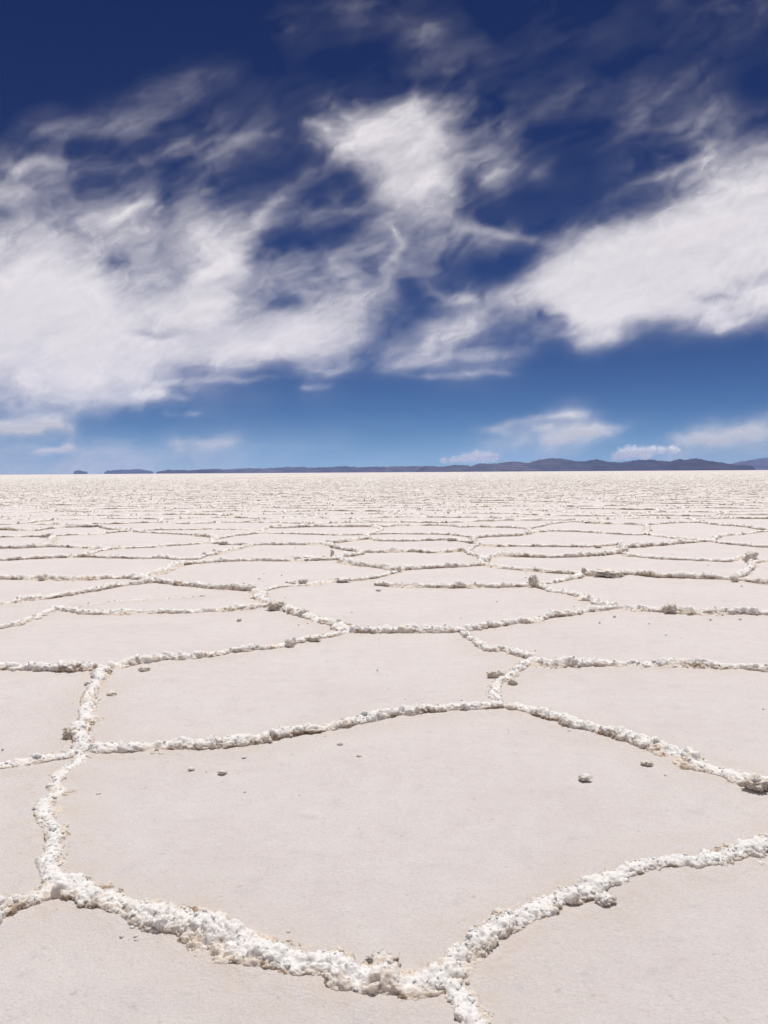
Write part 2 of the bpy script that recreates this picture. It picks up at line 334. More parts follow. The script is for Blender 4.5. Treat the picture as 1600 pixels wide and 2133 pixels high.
CHUNKS = [
 (3.204,9.92,0.171,0.137,'block','round brown salt clump sitting on the ridge that reaches the right edge'),
 (2.057,12.177,0.162,0.202,'flake','fanned brown salt flake standing upright where three ridges meet'),
 (3.04,13.486,0.105,0.15,'flake','small dark upright salt flake at the start of the long brown sided ridge'),
 (6.34,15.309,0.27,0.234,'slab','large tan slab of crust tilted up near the right edge'),
 (3.4,13.405,0.527,0.12,'slab','long low tan crust slab lying against the long brown sided ridge'),
 (5.02,12.678,0.148,0.119,'slab','tan wedge of crust on the long brown sided ridge near the right edge'),
 (-1.263,10.264,0.249,0.136,'block','wide dark brown crust block on the broken jagged ridge'),
 (-1.061,9.944,0.109,0.099,'flake','brown crust flake leaning beside the wide dark block on the jagged ridge'),
 (-0.897,9.74,0.129,0.118,'block','pale round crust block farther down the broken jagged ridge'),
 (-0.871,8.051,0.107,0.098,'block','tan clump on the clean white ridge of the second pan'),
 (-0.664,8.32,0.138,0.074,'block','long tan clump near the far end of the clean white ridge'),
 (-0.977,5.13,0.077,0.047,'block','small cream clump on top of the long even ridge'),
 (-2.544,7.155,0.185,0.092,'slab','reddish brown crust slab on the brown stained ridge'),
 (-1.33,16.278,0.71,0.08,'slab','long narrow tan slab on the white hairline ridge'),
 (-1.596,16.116,0.106,0.097,'block','round brown knob at the end of the long narrow slab'),
 (-0.979,16.623,0.081,0.181,'flake','dark thin flake standing on end beside the junction behind the slab'),
 (0.232,14.155,0.092,0.123,'flake','upright brown salt flake where the cream ridge and the speckled ridge meet'),
 (1.847,4.362,0.151,0.092,'block','dark brown crust block at the right edge on the undercut ridge'),
 (-0.601,12.892,0.309,0.077,'slab','thin brown crust slab lying on the flat very white ridge'),
 (-1.352,12.705,0.181,0.063,'slab','white loose slab of crust behind the jagged ridge'),
 (-1.176,12.752,0.153,0.098,'slab','tan loose slab with a white top behind the jagged ridge'),
 (-5.179,13.345,0.14,0.101,'block','round brown clump on the level ridge at left'),
 (-3.455,16.967,0.094,0.113,'block','small dark clump beside two others on a far bend of ridge'),
 (-3.376,17.562,0.068,0.126,'flake','small tan flake standing on a far bend of ridge'),
 (-8.616,22.55,0.34,0.118,'slab','brown slab of crust on a far ridge at left'),
 (-8.905,26.733,0.458,0.107,'block','wide brown clump on a far ridge left of the middle'),
 (-9.448,26.553,0.153,0.107,'block','small brown clump beside the wide brown clump on a far ridge'),
 (-7.698,19.446,0.227,0.079,'block','low brown clump on a far ridge near the left edge'),
 (-6.87,16.612,0.156,0.078,'block','low brown clump on the ridge nearest behind the level left ridge'),
 (5.462,18.884,0.277,0.096,'slab','brown slab of crust on a far ridge right of the middle'),
 (4.617,17.046,0.115,0.134,'block','brown clump at a far three way junction on the right'),
 (4.452,18.472,0.206,0.072,'block','low dark clump on a far ridge right of the middle'),
 (-3.598,19.793,0.218,0.098,'block','dark brown jagged clump on a far ridge left of the middle'),
 (-2.44,19.708,0.14,0.075,'block','tan clump on the far ridge behind the hairline ridge'),
 (-3.039,25.718,0.154,0.126,'block','dark pointed clump on a far ridge near the middle'),
 (1.552,20.507,0.245,0.089,'block','dark brown clump on a far ridge in the middle'),
 (1.979,19.781,0.259,0.086,'block','dark clump just forward of the other dark middle clump'),
 (1.537,17.769,0.136,0.087,'block','dark clump at the end of a far white ridge in the middle'),
 (-0.165,2.82,0.081,0.021,'block','brown block standing in for a shaded hollow behind the broad front ridge, its smaller neighbour to the right'),  # solid brown block put where the ridge has a shaded hollow
 (-0.009,2.813,0.122,0.028,'block','wide brown block standing in for a shaded hollow behind the broad front ridge, near the front junction'),
 (0.404,3.112,0.065,0.042,'block','small brown block standing in for a shaded hollow behind the white crested ridge, close to the front junction'),  # another solid block in place of a shaded hollow
 (0.615,3.23,0.059,0.032,'block','low tan block standing in for a shaded hollow behind the white crested ridge, halfway to the right edge'),
 (0.807,3.198,0.091,0.052,'block','cream crust block at the foot of the white crested ridge'),
 (1.322,3.607,0.076,0.031,'slab','thin brown slab behind the white crested ridge near the right edge'),
 (-1.193,3.399,0.072,0.047,'block','brown crust block at the left front junction of ridges'),
 (-1.908,5.317,0.108,0.083,'block','dark brown crust block beside the short bright white ridge'),
 (-2.234,6.599,0.054,0.054,'flake','small dark flake standing in for pits beside the upper half of the short bright white ridge'),  # dark pits drawn as a solid flake
 (-1.965,6.308,0.088,0.044,'block','tan crust block on the far side of the short bright white ridge'),
 (0.853,6.799,0.152,0.076,'flake','dark jagged flake beside the short ridge with dark crumbs'),
 (0.955,6.58,0.089,0.059,'block','tan block leaning on the short ridge with dark crumbs'),
 (1.021,7.865,0.114,0.052,'block','dark end block of the short crooked ridge'),
 (-1.95,7.122,0.106,0.049,'block','low tan block at the start of the clean white ridge'),
]
LUMPS = [
 (1.029,4.514,0.079,0.064,'round brown salt lump lying alone on the nearest pan'),
 (-0.268,5.152,0.041,0.032,'tan salt pebble just in front of the long even ridge'),
 (-0.149,4.93,0.031,0.025,'small brown salt pebble, the nearer of two in front of the long even ridge'),
 (-0.87,4.664,0.06,0.024,'flat tan salt lump on the nearest pan left of its middle'),
 (-1.049,4.721,0.05,0.019,'flat pale lump beside the flat tan lump on the nearest pan'),
 (-0.796,4.925,0.028,0.02,'small grey pebble under the long even ridge'),
 (-1.57,9.511,0.058,0.069,'upright tan salt pebble alone on the second pan back'),
 (1.422,4.762,0.079,0.025,'flat tan lump at the foot of the undercut ridge'),
 (0.296,2.549,0.023,0.023,'dark pebble beside the thin spur nearest the viewer'),
 (-0.084,11.925,0.091,0.033,'flat grey chip on the pan behind the middle ridge'),
 (-0.373,10.055,0.033,0.033,None),
 (-0.062,7.106,0.028,0.024,None),
 (2.728,8.556,0.035,0.03,None),
 (3.806,9.444,0.056,0.039,None),
 (3.48,9.424,0.055,0.038,None),
 (2.512,9.648,0.055,0.044,None),
 (2.262,9.286,0.047,0.031,None),
 (4.91,12.148,0.064,0.036,None),
 (1.466,4.586,0.027,0.016,None),
 (-1.884,13.303,0.073,0.037,None),
 (-2.034,12.792,0.056,0.028,None),
 (-1.857,12.62,0.056,0.042,None),
 (-1.276,11.289,0.037,0.031,None),
 (-1.592,13.721,0.045,0.045,None),
 (-0.428,4.34,0.02,0.01,None),
 (1.379,10.845,0.03,0.024,None),
 (2.122,13.285,0.044,0.029,None),
 (2.23,13.915,0.038,0.023,None),
 (5.446,14.885,0.052,0.026,None),
 (2.237,10.422,0.035,0.023,None),
 (2.759,9.209,0.032,0.021,None),
 (-0.903,9.248,0.031,0.031,None),
 (-2.224,5.09,0.028,0.025,None),
 (-1.959,4.989,0.024,0.018,None),
 (-1.435,4.37,0.037,0.021,None),
 (0.833,9.645,0.027,0.021,None),
 (2.459,18.036,0.04,0.03,None),
 (-1.905,13.997,0.046,0.031,None),
 (-0.961,4.696,0.016,0.008,None),
 (1.341,7.855,0.031,0.018,None),
 (2.528,5.872,0.025,0.018,None),
 (0.763,5.423,0.019,0.012,None),
 (-1.879,18.795,0.051,0.031,None),
 (0.144,6.191,0.017,0.014,None),
 (-0.707,4.391,0.02,0.01,None),
 (2.83,8.403,0.029,0.019,None),
 (1.288,11.913,0.026,0.02,None),
 (-3.162,12.364,0.028,0.021,None),
]# ------------------------------------------------------------------ salt flat (one sheet to the horizon)
def all_segments():
    A, B = [], []
    for p in [r[0] for r in RIDGES] + FAR_RIDGES[:20]:
        A += p[:-1]; B += p[1:]
    return np.array(A), np.array(B)

def seg_dist(P, A, B):
    best = np.full(len(P), 1e9)
    for a, b in zip(A, B):
        ab = b - a; t = np.clip(((P - a) @ ab) / (ab @ ab + 1e-12), 0, 1)
        d = P - (a + t[:, None] * ab); best = np.minimum(best, (d ** 2).sum(1))
    return np.sqrt(best)

def build_flat():
    ang = np.radians(np.concatenate([np.arange(-180, -34, 4), np.arange(-34, 34, .16), np.arange(34, 180.1, 4)]))
    rad = np.concatenate([[0.02], np.geomspace(.5, 120, 900), np.geomspace(130, 90000, 60)])
    R, A = np.meshgrid(rad, ang, indexing='ij')
    X = (R * np.sin(A)).ravel(); Y = (R * np.cos(A)).ravel(); D = R.ravel()
    p = np.stack([X, Y, X * 0], 1)
    near = D < 60
    Z = np.zeros(len(X)); q = p[near]
    Z[near] = (fbm(q * 1.1, 3, 5) - .5) * .022 + (fbm(q * 7, 3, 6) - .5) * .008
    Z[near] *= smooth(60, 30, D[near])
    dust = .55 * smooth(450, 1100, D); k = D < 24
    SA, SB = all_segments()
    dust[k] = smooth(.34, .07, seg_dist(p[k][:, :2], SA, SB) + (fbm(q[D[near] < 24] * 6, 3, 9) - .5) * .2)
    # the pans swell and roughen where they meet the seams
    kk = np.where((D > 1.5) & (D < 12))[0]; sd = seg_dist(p[kk][:, :2], SA, SB)
    Z[kk] += smooth(.22, .04, sd) * .009 * (.2 + 1.5 * fbm(p[kk] * 19, 4, 15)) + smooth(.5, .1, sd) * .003
    V = np.stack([X, Y, Z], 1)
    tag(make_mesh('salt_flat', V, grid_faces(len(rad), len(ang)), M_FLAT, {'dust': dust}),
        'flat pinkish white salt crust stretching to the horizon', kind='structure')
build_flat()

# ------------------------------------------------------------------ crystal lumps
def lump_template(sub, seed, slab=False):
    v, f = ico(sub)
    d1, i1 = worley(v * 1.5 + seed * 7.1, seed); jag = np.abs(2 * vnoise(v * 2.7 + seed * 3.1, seed + 9) - 1); d2, i2 = worley(v * 3.6 + seed, seed + 5)
    r = .55 + .45 * dome(d1, .85) + (.22 * dome(d2, .8) if sub > 2 else 0) + .7 * (fbm(v * 1.7 + seed, 3, seed) - .5)
    r = r * ((.72 + .75 * jag) if sub < 4 else (.88 + .3 * jag)) * (.85 + .3 * _hash(*(np.round(v * 997).astype(np.int64).T), seed))
    v = v * r[:, None]
    if slab: v = v * np.array([1, .8, .8])
    dirt_shade = np.clip((i1 - .45) * 1.2, 0, 1)
    return v, f, dirt_shade
TPL = {s: [lump_template(s, k + 1) for k in range(7)] for s in (1, 2, 3)}
TPL[4] = [lump_template(4, k + 1) for k in range(4)]

def scatter(sub, pos, size, squash, dirtv, rng, crestv=None):
    """lump copies joined into the crust they grow on -> V, F, crest, dirt"""
    Vs, Fs, Cs, Ds = [], [], [], []; base = 0
    pick = rng.integers(0, len(TPL[sub]), len(pos))
    for k in range(len(TPL[sub])):
        idx = np.where(pick == k)[0]
        if not len(idx): continue
        v, f, dl = TPL[sub][k]
        a = rng.random(len(idx)) * 6.28; ca, sa = np.cos(a)[:, None], np.sin(a)[:, None]
        tl = (rng.random(len(idx)) - .5) * 1.2; ct, st = np.cos(tl)[:, None], np.sin(tl)[:, None]
        x, y, z = v[:, 0][None], v[:, 1][None], v[:, 2][None]
        y2, z2 = y * ct - z * st, y * st + z * ct
        s = size[idx][:, None]
        X = (x * ca - y2 * sa) * s + pos[idx, 0][:, None]
        Y = (x * sa + y2 * ca) * s + pos[idx, 1][:, None]
        Z = z2 * s * squash[idx][:, None] + pos[idx, 2][:, None]
        n = len(v)
        Vs.append(np.stack([X, Y, Z], -1).reshape(-1, 3))
        Fs.append((f[None] + (np.arange(len(idx)) * n)[:, None, None]).reshape(-1, 3) + base)
        base += n * len(idx)
        Cs.append(np.repeat(rng.random(len(idx)) * .8 if crestv is None else crestv[idx], n))
        Ds.append((dirtv[idx][:, None] * (.55 + .45 * dl[None])).ravel())
    return np.concatenate(Vs), np.concatenate(Fs), np.concatenate(Cs), np.concatenate(Ds)

def resample(pts, ds):
    p = np.array(pts, float)
    q = np.vstack([2 * p[0] - p[1], p, 2 * p[-1] - p[-2]])
    out = []
    for i in range(1, len(q) - 2):
        t = np.linspace(0, 1, 24, endpoint=False)[:, None]
        a, b, c, d = q[i - 1], q[i], q[i + 1], q[i + 2]
        out.append(.5 * (2 * b + (c - a) * t + (2 * a - 5 * b + 4 * c - d) * t ** 2 + (3 * b - a - 3 * c + d) * t ** 3))
    o = np.vstack(out + [p[-1:]])
    s = np.concatenate([[0], np.cumsum(np.sqrt((np.diff(o, axis=0) ** 2).sum(1)))])
    k = max(6, int(s[-1] / ds)); u = np.linspace(0, s[-1], k)
    return np.stack([np.interp(u, s, o[:, 0]), np.interp(u, s, o[:, 1])], 1), u

PROFILE = np.array([(-2.0, -.30), (-1.75, -.02), (-1.25, .13), (-.85, .36), (-.45, .74), (-.1, .98), (.2, .98), (.5, .80), (.74, .52), (.84, .28), (.9, .06), (.95, -.3)])
UNDER = np.array([(-2.0, -.30), (-1.75, -.02), (-1.25, .13), (-.85, .36), (-.45, .74), (-.1, .98), (.2, 1.0), (.55, .88), (.86, .62), (.92, .38), (.62, .10), (.55, -.3)])

def ridge_geo(pts, w, h, seed, lod=1.0, lumps=True):
    """one heaved seam of crust: a steep or undercut face on one side, a crumbly slope on the other, grown over with crystal lumps"""
    rng = np.random.default_rng(seed)
    dist = float(np.mean(np.hypot(*np.array(pts).T)))
    k_ = 1 if dist > 4.6 else 0; w = w * (.76, .80)[k_]; h = h * (.64, .80)[k_]
    dmin = float(np.min(np.hypot(*np.array(pts).T)))
    res = max(.0042, .0012 * max(dmin, .55 * dist)) * lod
    c, u = resample(pts, res)
    L = u[-1]
    t = np.gradient(c, axis=0); t /= np.linalg.norm(t, axis=1)[:, None] + 1e-9
    n = np.stack([-t[:, 1], t[:, 0]], 1)
    if np.mean(n[:, 1]) > 0: n = -n                       # the steep face looks toward -y
    c = c + n * (((n1(u / .40, seed, 3) - .5) * 1.7 + (n1(u / .11, seed + 4, 3) - .5) * .9) * w * np.clip(np.minimum(u, L - u) / (2.2 * w), 0, 1))[:, None]
    hh = .88 * h * np.clip(.12 + 1.0 * n1(u / .34, seed + 1, 3) + .85 * n1(u / .09, seed + 3, 3), .25, 1.8)
    flip = smooth(.60, .70, n1(u / .45, seed + 5, 2))     # here and there the steep face is on the other side
    uc = .8 * smooth(.48, .70, n1(u / .22, seed + 6, 3))
    wl = w * (.45 + .75 * n1(u / .25, seed + 2, 4)); wr = w * (.55 + .8 * n1(u / .14, seed + 8, 4))
    e = np.clip(np.minimum(u, L - u) / (.6 * w), .02, 1) ** .5
    M = max(9, int(3.4 * (w + h * .7) / res)); s = np.linspace(0, 1, M)
    def prof(T):
        al = np.concatenate([[0], np.cumsum(np.hypot(*np.diff(T, axis=0).T))]); al /= al[-1]
        return np.interp(s, al, T[:, 0]), np.interp(s, al, T[:, 1])
    (x0, z0), (x1, z1) = prof(PROFILE), prof(UNDER)
    px = x0[None] * (1 - uc[:, None]) + x1[None] * uc[:, None]; pz = z0[None] * (1 - uc[:, None]) + z1[None] * uc[:, None]
    fl = flip[:, None]
    px = px * (1 - fl) - px[:, ::-1] * fl; pz = pz * (1 - fl) + pz[:, ::-1] * fl
    off = px * np.where(px > 0, wr[:, None], wl[:, None]) * e[:, None]
    X = c[:, 0:1] + n[:, 0:1] * off; Y = c[:, 1:2] + n[:, 1:2] * off
    Z = (hh * (.2 + .8 * e))[:, None] * pz
    Z[:, 0] = -.03; Z[:, -1] = -.03
    G3 = np.stack([X, Y, Z], -1)
    du = np.gradient(G3, axis=0); dv = np.gradient(G3, axis=1)
    nl = np.cross(du, dv); nl /= np.linalg.norm(nl, axis=2)[..., None] + 1e-9
    if nl[:, M // 2, 2].mean() < 0: nl = -nl
    nl = nl.reshape(-1, 3); p = G3.reshape(-1, 3)
    wp = p + (np.stack([fbm(p / .05 + k * 31, 2, seed + 40 + k) for k in range(3)], 1) - .5) * .035
    disp = (fbm(p / .085, 3, seed + 50) - .5) * .038; did = None
    for sc, am in ((.055, .011), (.024, .008), (.0115, .004)):
        if sc < res * 2.0: continue
        dd_, i_ = worley(wp / sc, seed % 97 + int(sc * 1000)); disp = disp + am * (dome(dd_, .85) - .5)
        if did is None or sc == .024: did = i_
    if did is None: did = vnoise(p / .04, seed)
    for sc, am in ((.040, .017), (.017, .012), (.0085, .008)):
        if sc > res * 1.2: disp = disp + am * (np.abs(2 * vnoise(wp / sc + 11, seed + 70) - 1) - .3)
    edge = np.clip(np.minimum(s, 1 - s) * 9, 0, 1)
    env = (edge[None] * (.25 + .75 * e)[:, None]).ravel()
    grow = np.repeat(np.clip(hh / .05, .35, 1.3), M)
    p = p + nl * (disp * env * grow)[:, None]
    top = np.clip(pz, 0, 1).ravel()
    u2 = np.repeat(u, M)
    crest = np.clip(top ** 1.5 * (.55 + 1.1 * n1(u2 / .3, seed + 9, 3)), 0, 1)  # whiter toward the top, the salt's translucent look painted in
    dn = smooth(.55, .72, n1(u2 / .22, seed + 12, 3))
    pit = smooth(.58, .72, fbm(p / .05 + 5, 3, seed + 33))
    low = smooth(.62, .15, top) * (px.ravel() * np.repeat(1 - 2 * flip, M) > .3)  # foot of the steep face browned: dirt plus undercut shade in the colour
    dirt_shade = np.clip(dn * (.3 + .7 * did) * (1.05 - .6 * crest) + (.25 * smooth(.72, .95, did) + .75 * pit) * (1 - crest)
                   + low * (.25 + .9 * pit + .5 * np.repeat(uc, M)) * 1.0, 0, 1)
    V, F, C, D = [p], [], [crest], [dirt_shade]
    quads = grid_faces(len(u), M); tris = []; base = len(p)
    if lumps:
        sub = 2 if dist < 13 else 1
        k = max(8, int(L * (240 if dist < 4.6 else (180 if dist < 8 else (100 if dist < 14 else 60)))))
        vi = rng.integers(0, len(u), k) * M + np.clip((np.where(rng.random(k) < .5, rng.beta(1.4, 3.2, k), rng.beta(3.0, 1.4, k)) * M).astype(int), 1, M - 2)
        cl = .45 + 1.1 * n1(u2[vi] / .10, seed + 21, 2)
        size = np.clip((.0036 + .00024 * dist) * np.exp(rng.normal(0, .5, k)) * cl, .003, .03)
        pos = p[vi] + nl[vi] * (size * (.0 if dist < 4.6 else .1))[:, None]; pos[:, 2] = np.maximum(pos[:, 2], .001)
        dv = np.clip(dirt_shade[vi] * (.5 + .7 * rng.random(k)) + np.where(rng.random(k) < .08, .7 * rng.random(k), 0), 0, 1)
        v, f, cc, dd = scatter(sub, pos, size, .6 + .5 * rng.random(k), dv, rng, np.clip(crest[vi] * .9 + .35 * rng.random(k), 0, 1))
        V.append(v); tris.append(f + base); C.append(cc); D.append(dd); base += len(v)
        k2 = int(L * (75 if dist < 4.6 else 35 if dist < 8 else 10))                     # crumbs fallen on either side
        ii = rng.integers(0, len(u), k2); o2 = rng.choice([-1, 1], k2) * w * (.95 + np.abs(rng.normal(0, .42, k2)))
        size = np.clip((.0040 + .00035 * dist) * np.exp(rng.normal(0, .4, k2)), .002, .016)
        pos = np.stack([c[ii, 0] + n[ii, 0] * o2, c[ii, 1] + n[ii, 1] * o2, size * .25], 1)
        v, f, cc, dd = scatter(1 if dist > 5 else 2, pos, size, .5 + .4 * rng.random(k2), np.clip(rng.random(k2) * .9 - .35, 0, 1), rng)
        V.append(v); tris.append(f + base); C.append(cc); D.append(dd)
    return np.concatenate(V), [quads] + tris, np.concatenate(C), np.concatenate(D)

GROUP_NEAR = 'salt ridges around the nearer pans'
GROUP_FAR = 'thin salt ridges toward the horizon'
FAR_LABEL = 'low thin salt ridge, one of many lines across the flat toward the horizon'
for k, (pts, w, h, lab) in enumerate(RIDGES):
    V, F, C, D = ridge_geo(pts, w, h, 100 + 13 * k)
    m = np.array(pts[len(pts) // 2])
    tag(make_mesh('salt_ridge', V, F, M_CRUST, {'crest': C, 'dirt_shade': D}, origin=np.array([m[0], m[1], 0])), lab, 'salt ridge', GROUP_NEAR)
for k, pts in enumerate(FAR_RIDGES):
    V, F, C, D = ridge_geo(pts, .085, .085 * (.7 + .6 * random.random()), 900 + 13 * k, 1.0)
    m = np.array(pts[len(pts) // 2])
    tag(make_mesh('salt_ridge', V, F, M_CRUST, {'crest': C, 'dirt_shade': D}, origin=np.array([m[0], m[1], 0])), FAR_LABEL, 'salt ridge', GROUP_FAR)

# ------------------------------------------------------------------ honeycomb of pans beyond the traced ones
def honeycomb():
    """edges of an irregular honeycomb, out to 420 m: arrays A, B (n,2)"""
    sx, sy = 3.9, 2.75
    nx, ny = 150, 340
    j, i = np.meshgrid(np.arange(ny), np.arange(-nx, nx), indexing='ij')
    r = np.random.default_rng(3)
    X = (i + .5 * (j % 2)) * sx + r.normal(0, .27, i.shape) * sx
    Y = j * sy + r.normal(0, .25, i.shape) * sy
    P = np.stack([X, Y], -1)
    # two triangles per cell, centroids are the junctions
    par = (np.arange(ny) % 2)[:, None]
    def at(dj, di_even, di_odd):
        jj = np.clip(np.arange(ny) + dj, 0, ny - 1)
        ii = np.arange(2 * nx)[None, :] + np.where(par == 0, di_even, di_odd)
        return P[jj[:, None], np.clip(ii, 0, 2 * nx - 1)]
    p0 = P; pr = at(0, 1, 1); ul = at(1, -1, 0); ur = at(1, 0, 1)
    upT = (p0 + pr + ur) / 3          # p0, right, upper-right
    dnT = (p0 + ul + ur) / 3          # p0, upper-left, upper-right
    E = [(upT, dnT)]
    E.append((dnT[:, 1:], upT[:, :-1]))                      # across p0-ur of the neighbour
    # across the bottom edge p0-right of upT: the down triangle of the row below
    ii = np.arange(2 * nx)[None, :] + np.where(par == 0, 0, 1)
    low = dnT[np.clip(np.arange(ny) - 1, 0, ny - 1)[:, None], np.clip(ii, 0, 2 * nx - 1)]
    E.append((upT[1:], low[1:]))
    A = np.concatenate([a.reshape(-1, 2) for a, b in E]); B = np.concatenate([b.reshape(-1, 2) for a, b in E])
    L = np.hypot(*(A - B).T); k = (L < 6.5) & (L > .15)
    return A[k], B[k]

A, B = honeycomb()
mid = (A + B) / 2; dist = np.hypot(*mid.T); an = np.degrees(np.abs(np.arctan2(mid[:, 0], mid[:, 1])))
keep = (dist > 2.2) & (dist < 900) & (mid[:, 1] > 0) & (an < np.where(dist < 27, 62, 31))
def in_traced(q):
    return (q[:, 1] < 26.4 + .4 * np.sin(q[:, 0])) & (np.abs(q[:, 0]) < q[:, 1] * .445 + .55)
keep &= ~(in_traced(A) | in_traced(B))
A, B, mid, dist, an = A[keep], B[keep], mid[keep], dist[keep], an[keep]
# seams that leave the traced ground run on to the nearest junction outside it
J = np.concatenate([A, B]); LA, LB = [], []
for pts in [r_[0] for r_ in RIDGES] + FAR_RIDGES:
    for e in (np.array(pts[0]), np.array(pts[-1])):
        if abs(e[0]) > .45 * e[1]:
            ok = J[np.abs(J[:, 0]) > abs(e[0]) + .2]; ok = ok[np.sign(ok[:, 0]) == np.sign(e[0])]
            q = ok[np.argmin(np.hypot(*(ok - e).T))]; LA.append(e); LB.append(q)
LEN = np.hypot(*(A - B).T)

def strips(A, B, K, M, seed, d):
    """many plain distant ridges at once: (E,K,M) lattices"""
    r = np.random.default_rng(seed); E = len(A)
    s = np.linspace(0, 1, K)[None, :]
    t = (B - A) / LENf(A, B)[:, None]; n = np.stack([-t[:, 1], t[:, 0]], 1)
    c = A[:, None] + (B - A)[:, None] * s[..., None]
    sd_ = r.random(E) * 999
    q = np.stack([np.broadcast_to(sd_[:, None], (E, K)), s * LENf(A, B)[:, None], np.zeros((E, K))], -1)
    lat = (fbm((q * np.array([1, 1.1, 1])).reshape(-1, 3), 3, seed).reshape(E, K) - .5) * .55 * np.sin(math.pi * s)
    c = c + n[:, None] * lat[..., None]
    hn = fbm((q * np.array([1, 3.2, 1])).reshape(-1, 3) + 50, 3, seed + 1).reshape(E, K)
    base = (.034 + .040 * r.random(E) ** 1.3)[:, None]
    hh = base * (.2 + 1.6 * hn)
    wn_ = .07 * (.6 + .9 * fbm((q * np.array([1, 3.2, 1])).reshape(-1, 3) + 90, 3, seed + 2).reshape(E, K))
    th = np.linspace(0, math.pi, M); ct, st = np.cos(th), np.sin(th)
    X = c[..., 0:1] + n[:, None, 0:1] * wn_[..., None] * ct; Y = c[..., 1:2] + n[:, None, 1:2] * wn_[..., None] * ct
    Z = hh[..., None] * st - .012
    p = np.stack([X, Y, Z], -1).reshape(-1, 3)
    jit = (np.stack([vnoise(p * 21 + 7 * k, seed + 5 + k) for k in range(3)], 1) - .5) * .06
    p = p + jit * np.broadcast_to(np.clip(st * 1.2, 0, 1), X.shape).reshape(-1, 1)
    dn = fbm((q * np.array([1, 1.6, 1])).reshape(-1, 3) + 130, 3, seed + 3).reshape(E, K)
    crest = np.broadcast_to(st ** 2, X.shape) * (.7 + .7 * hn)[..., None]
    dirt_shade = np.broadcast_to((smooth(.44, .68, dn) * 1.0)[..., None], X.shape) * (1.1 - .8 * crest)
    dirt_shade = np.maximum(dirt_shade, .48 * np.broadcast_to(smooth(.75, .25, st), X.shape) * smooth(.30, .55, dn)[..., None])  # tan foot on both sides, dirt and underside shade in one colour
    return p.reshape(E, K * M, 3), crest.reshape(E, -1), dirt_shade.reshape(E, -1)

def LENf(A, B): return np.hypot(*(A - B).T)

def clumps(A, B, rng, rate, d, smin, smax, dark):
    k = rng.poisson(rate, len(A)); idx = np.repeat(np.arange(len(A)), k)
    s = rng.random(len(idx))[:, None]
    pos = A[idx] * (1 - s) + B[idx] * s + rng.normal(0, .07, (len(idx), 2))
    size = smin + (smax - smin) * rng.random(len(idx)) ** 2.2
    dv = np.where(rng.random(len(idx)) < dark, .25 + .6 * rng.random(len(idx)), .1 * rng.random(len(idx)))
    return idx, np.column_stack([pos, .03 + size * .35]), size, .45 + .75 * rng.random(len(idx)), dv

# the nearest are ridges of their own
order = np.argsort(dist + np.where(an > 24.0, 1e4, 0))
n_single = 300 - len(RIDGES) - len(FAR_RIDGES)
single = order[:n_single]
rest = np.setdiff1d(np.arange(len(A)), single)
rr = np.random.default_rng(77)
K, M = 34, 7
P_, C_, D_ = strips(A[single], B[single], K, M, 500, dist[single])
qf = grid_faces(K, M)
for e in range(n_single):
    ii, pos, size, sq, dv = clumps(A[single][e:e + 1], B[single][e:e + 1], rr, 13, 0, .012, .055, .48)
    V, F, C, D = [P_[e]], [qf], [C_[e]], [D_[e]]
    if len(ii):
        v, f, cc, dd = scatter(1, pos, size, sq, dv, rr)
        V.append(v); F.append(f + K * M); C.append(cc); D.append(dd)
    m = mid[single][e]
    tag(make_mesh('salt_ridge', np.concatenate(V), F, M_CRUST, {'crest': np.concatenate(C), 'dirt_shade': np.concatenate(D)},
                  origin=np.array([m[0], m[1], 0])), FAR_LABEL, 'salt ridge', GROUP_FAR)

# everything farther off reads as one mass
V, FQ, FT, C, D = [], [], [], [], []; base = 0
for k, (e, q) in enumerate(zip(LA, LB)):
    m = (e + q) / 2 + (q - e)[::-1] * np.array([1, -1]) * rr.uniform(-.08, .08)
    v, f, c, d = ridge_geo([tuple(e), tuple(m), tuple(q)], .085, .075, 3000 + 11 * k, 1.3)
    V.append(v); C.append(c); D.append(d); FQ.append(f[0] + base)
    for t in f[1:]: FT.append(t + base)
    base += len(v)
for lo, hi, K, M, rate, big in ((0, 70, 26, 6, 9, .065), (70, 160, 14, 7, 4, .07), (160, 400, 7, 5, 1.6, .09), (400, 1000, 4, 5, .6, .12)):
    s = rest[(dist[rest] >= lo) & (dist[rest] < hi)]
    if not len(s): continue
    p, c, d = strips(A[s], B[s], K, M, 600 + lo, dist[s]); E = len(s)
    V.append(p.reshape(-1, 3)); C.append(c.ravel()); D.append(d.ravel())
    FQ.append((grid_faces(K, M)[None] + (np.arange(E) * K * M)[:, None, None]).reshape(-1, 4) + base); base += E * K * M
    ii, pos, size, sq, dv = clumps(A[s], B[s], rr, rate, 0, .02, big, .5)
    v, f, cc, dd = scatter(1, pos, size, sq, dv, rr)
    V.append(v); C.append(cc); D.append(dd); FT.append(f + base); base += len(v)
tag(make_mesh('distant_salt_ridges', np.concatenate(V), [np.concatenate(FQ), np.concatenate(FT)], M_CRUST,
              {'crest': np.concatenate(C), 'dirt_shade': np.concatenate(D)}),
    'countless tiny salt ridges merging into a speckled band below the horizon', kind='stuff')

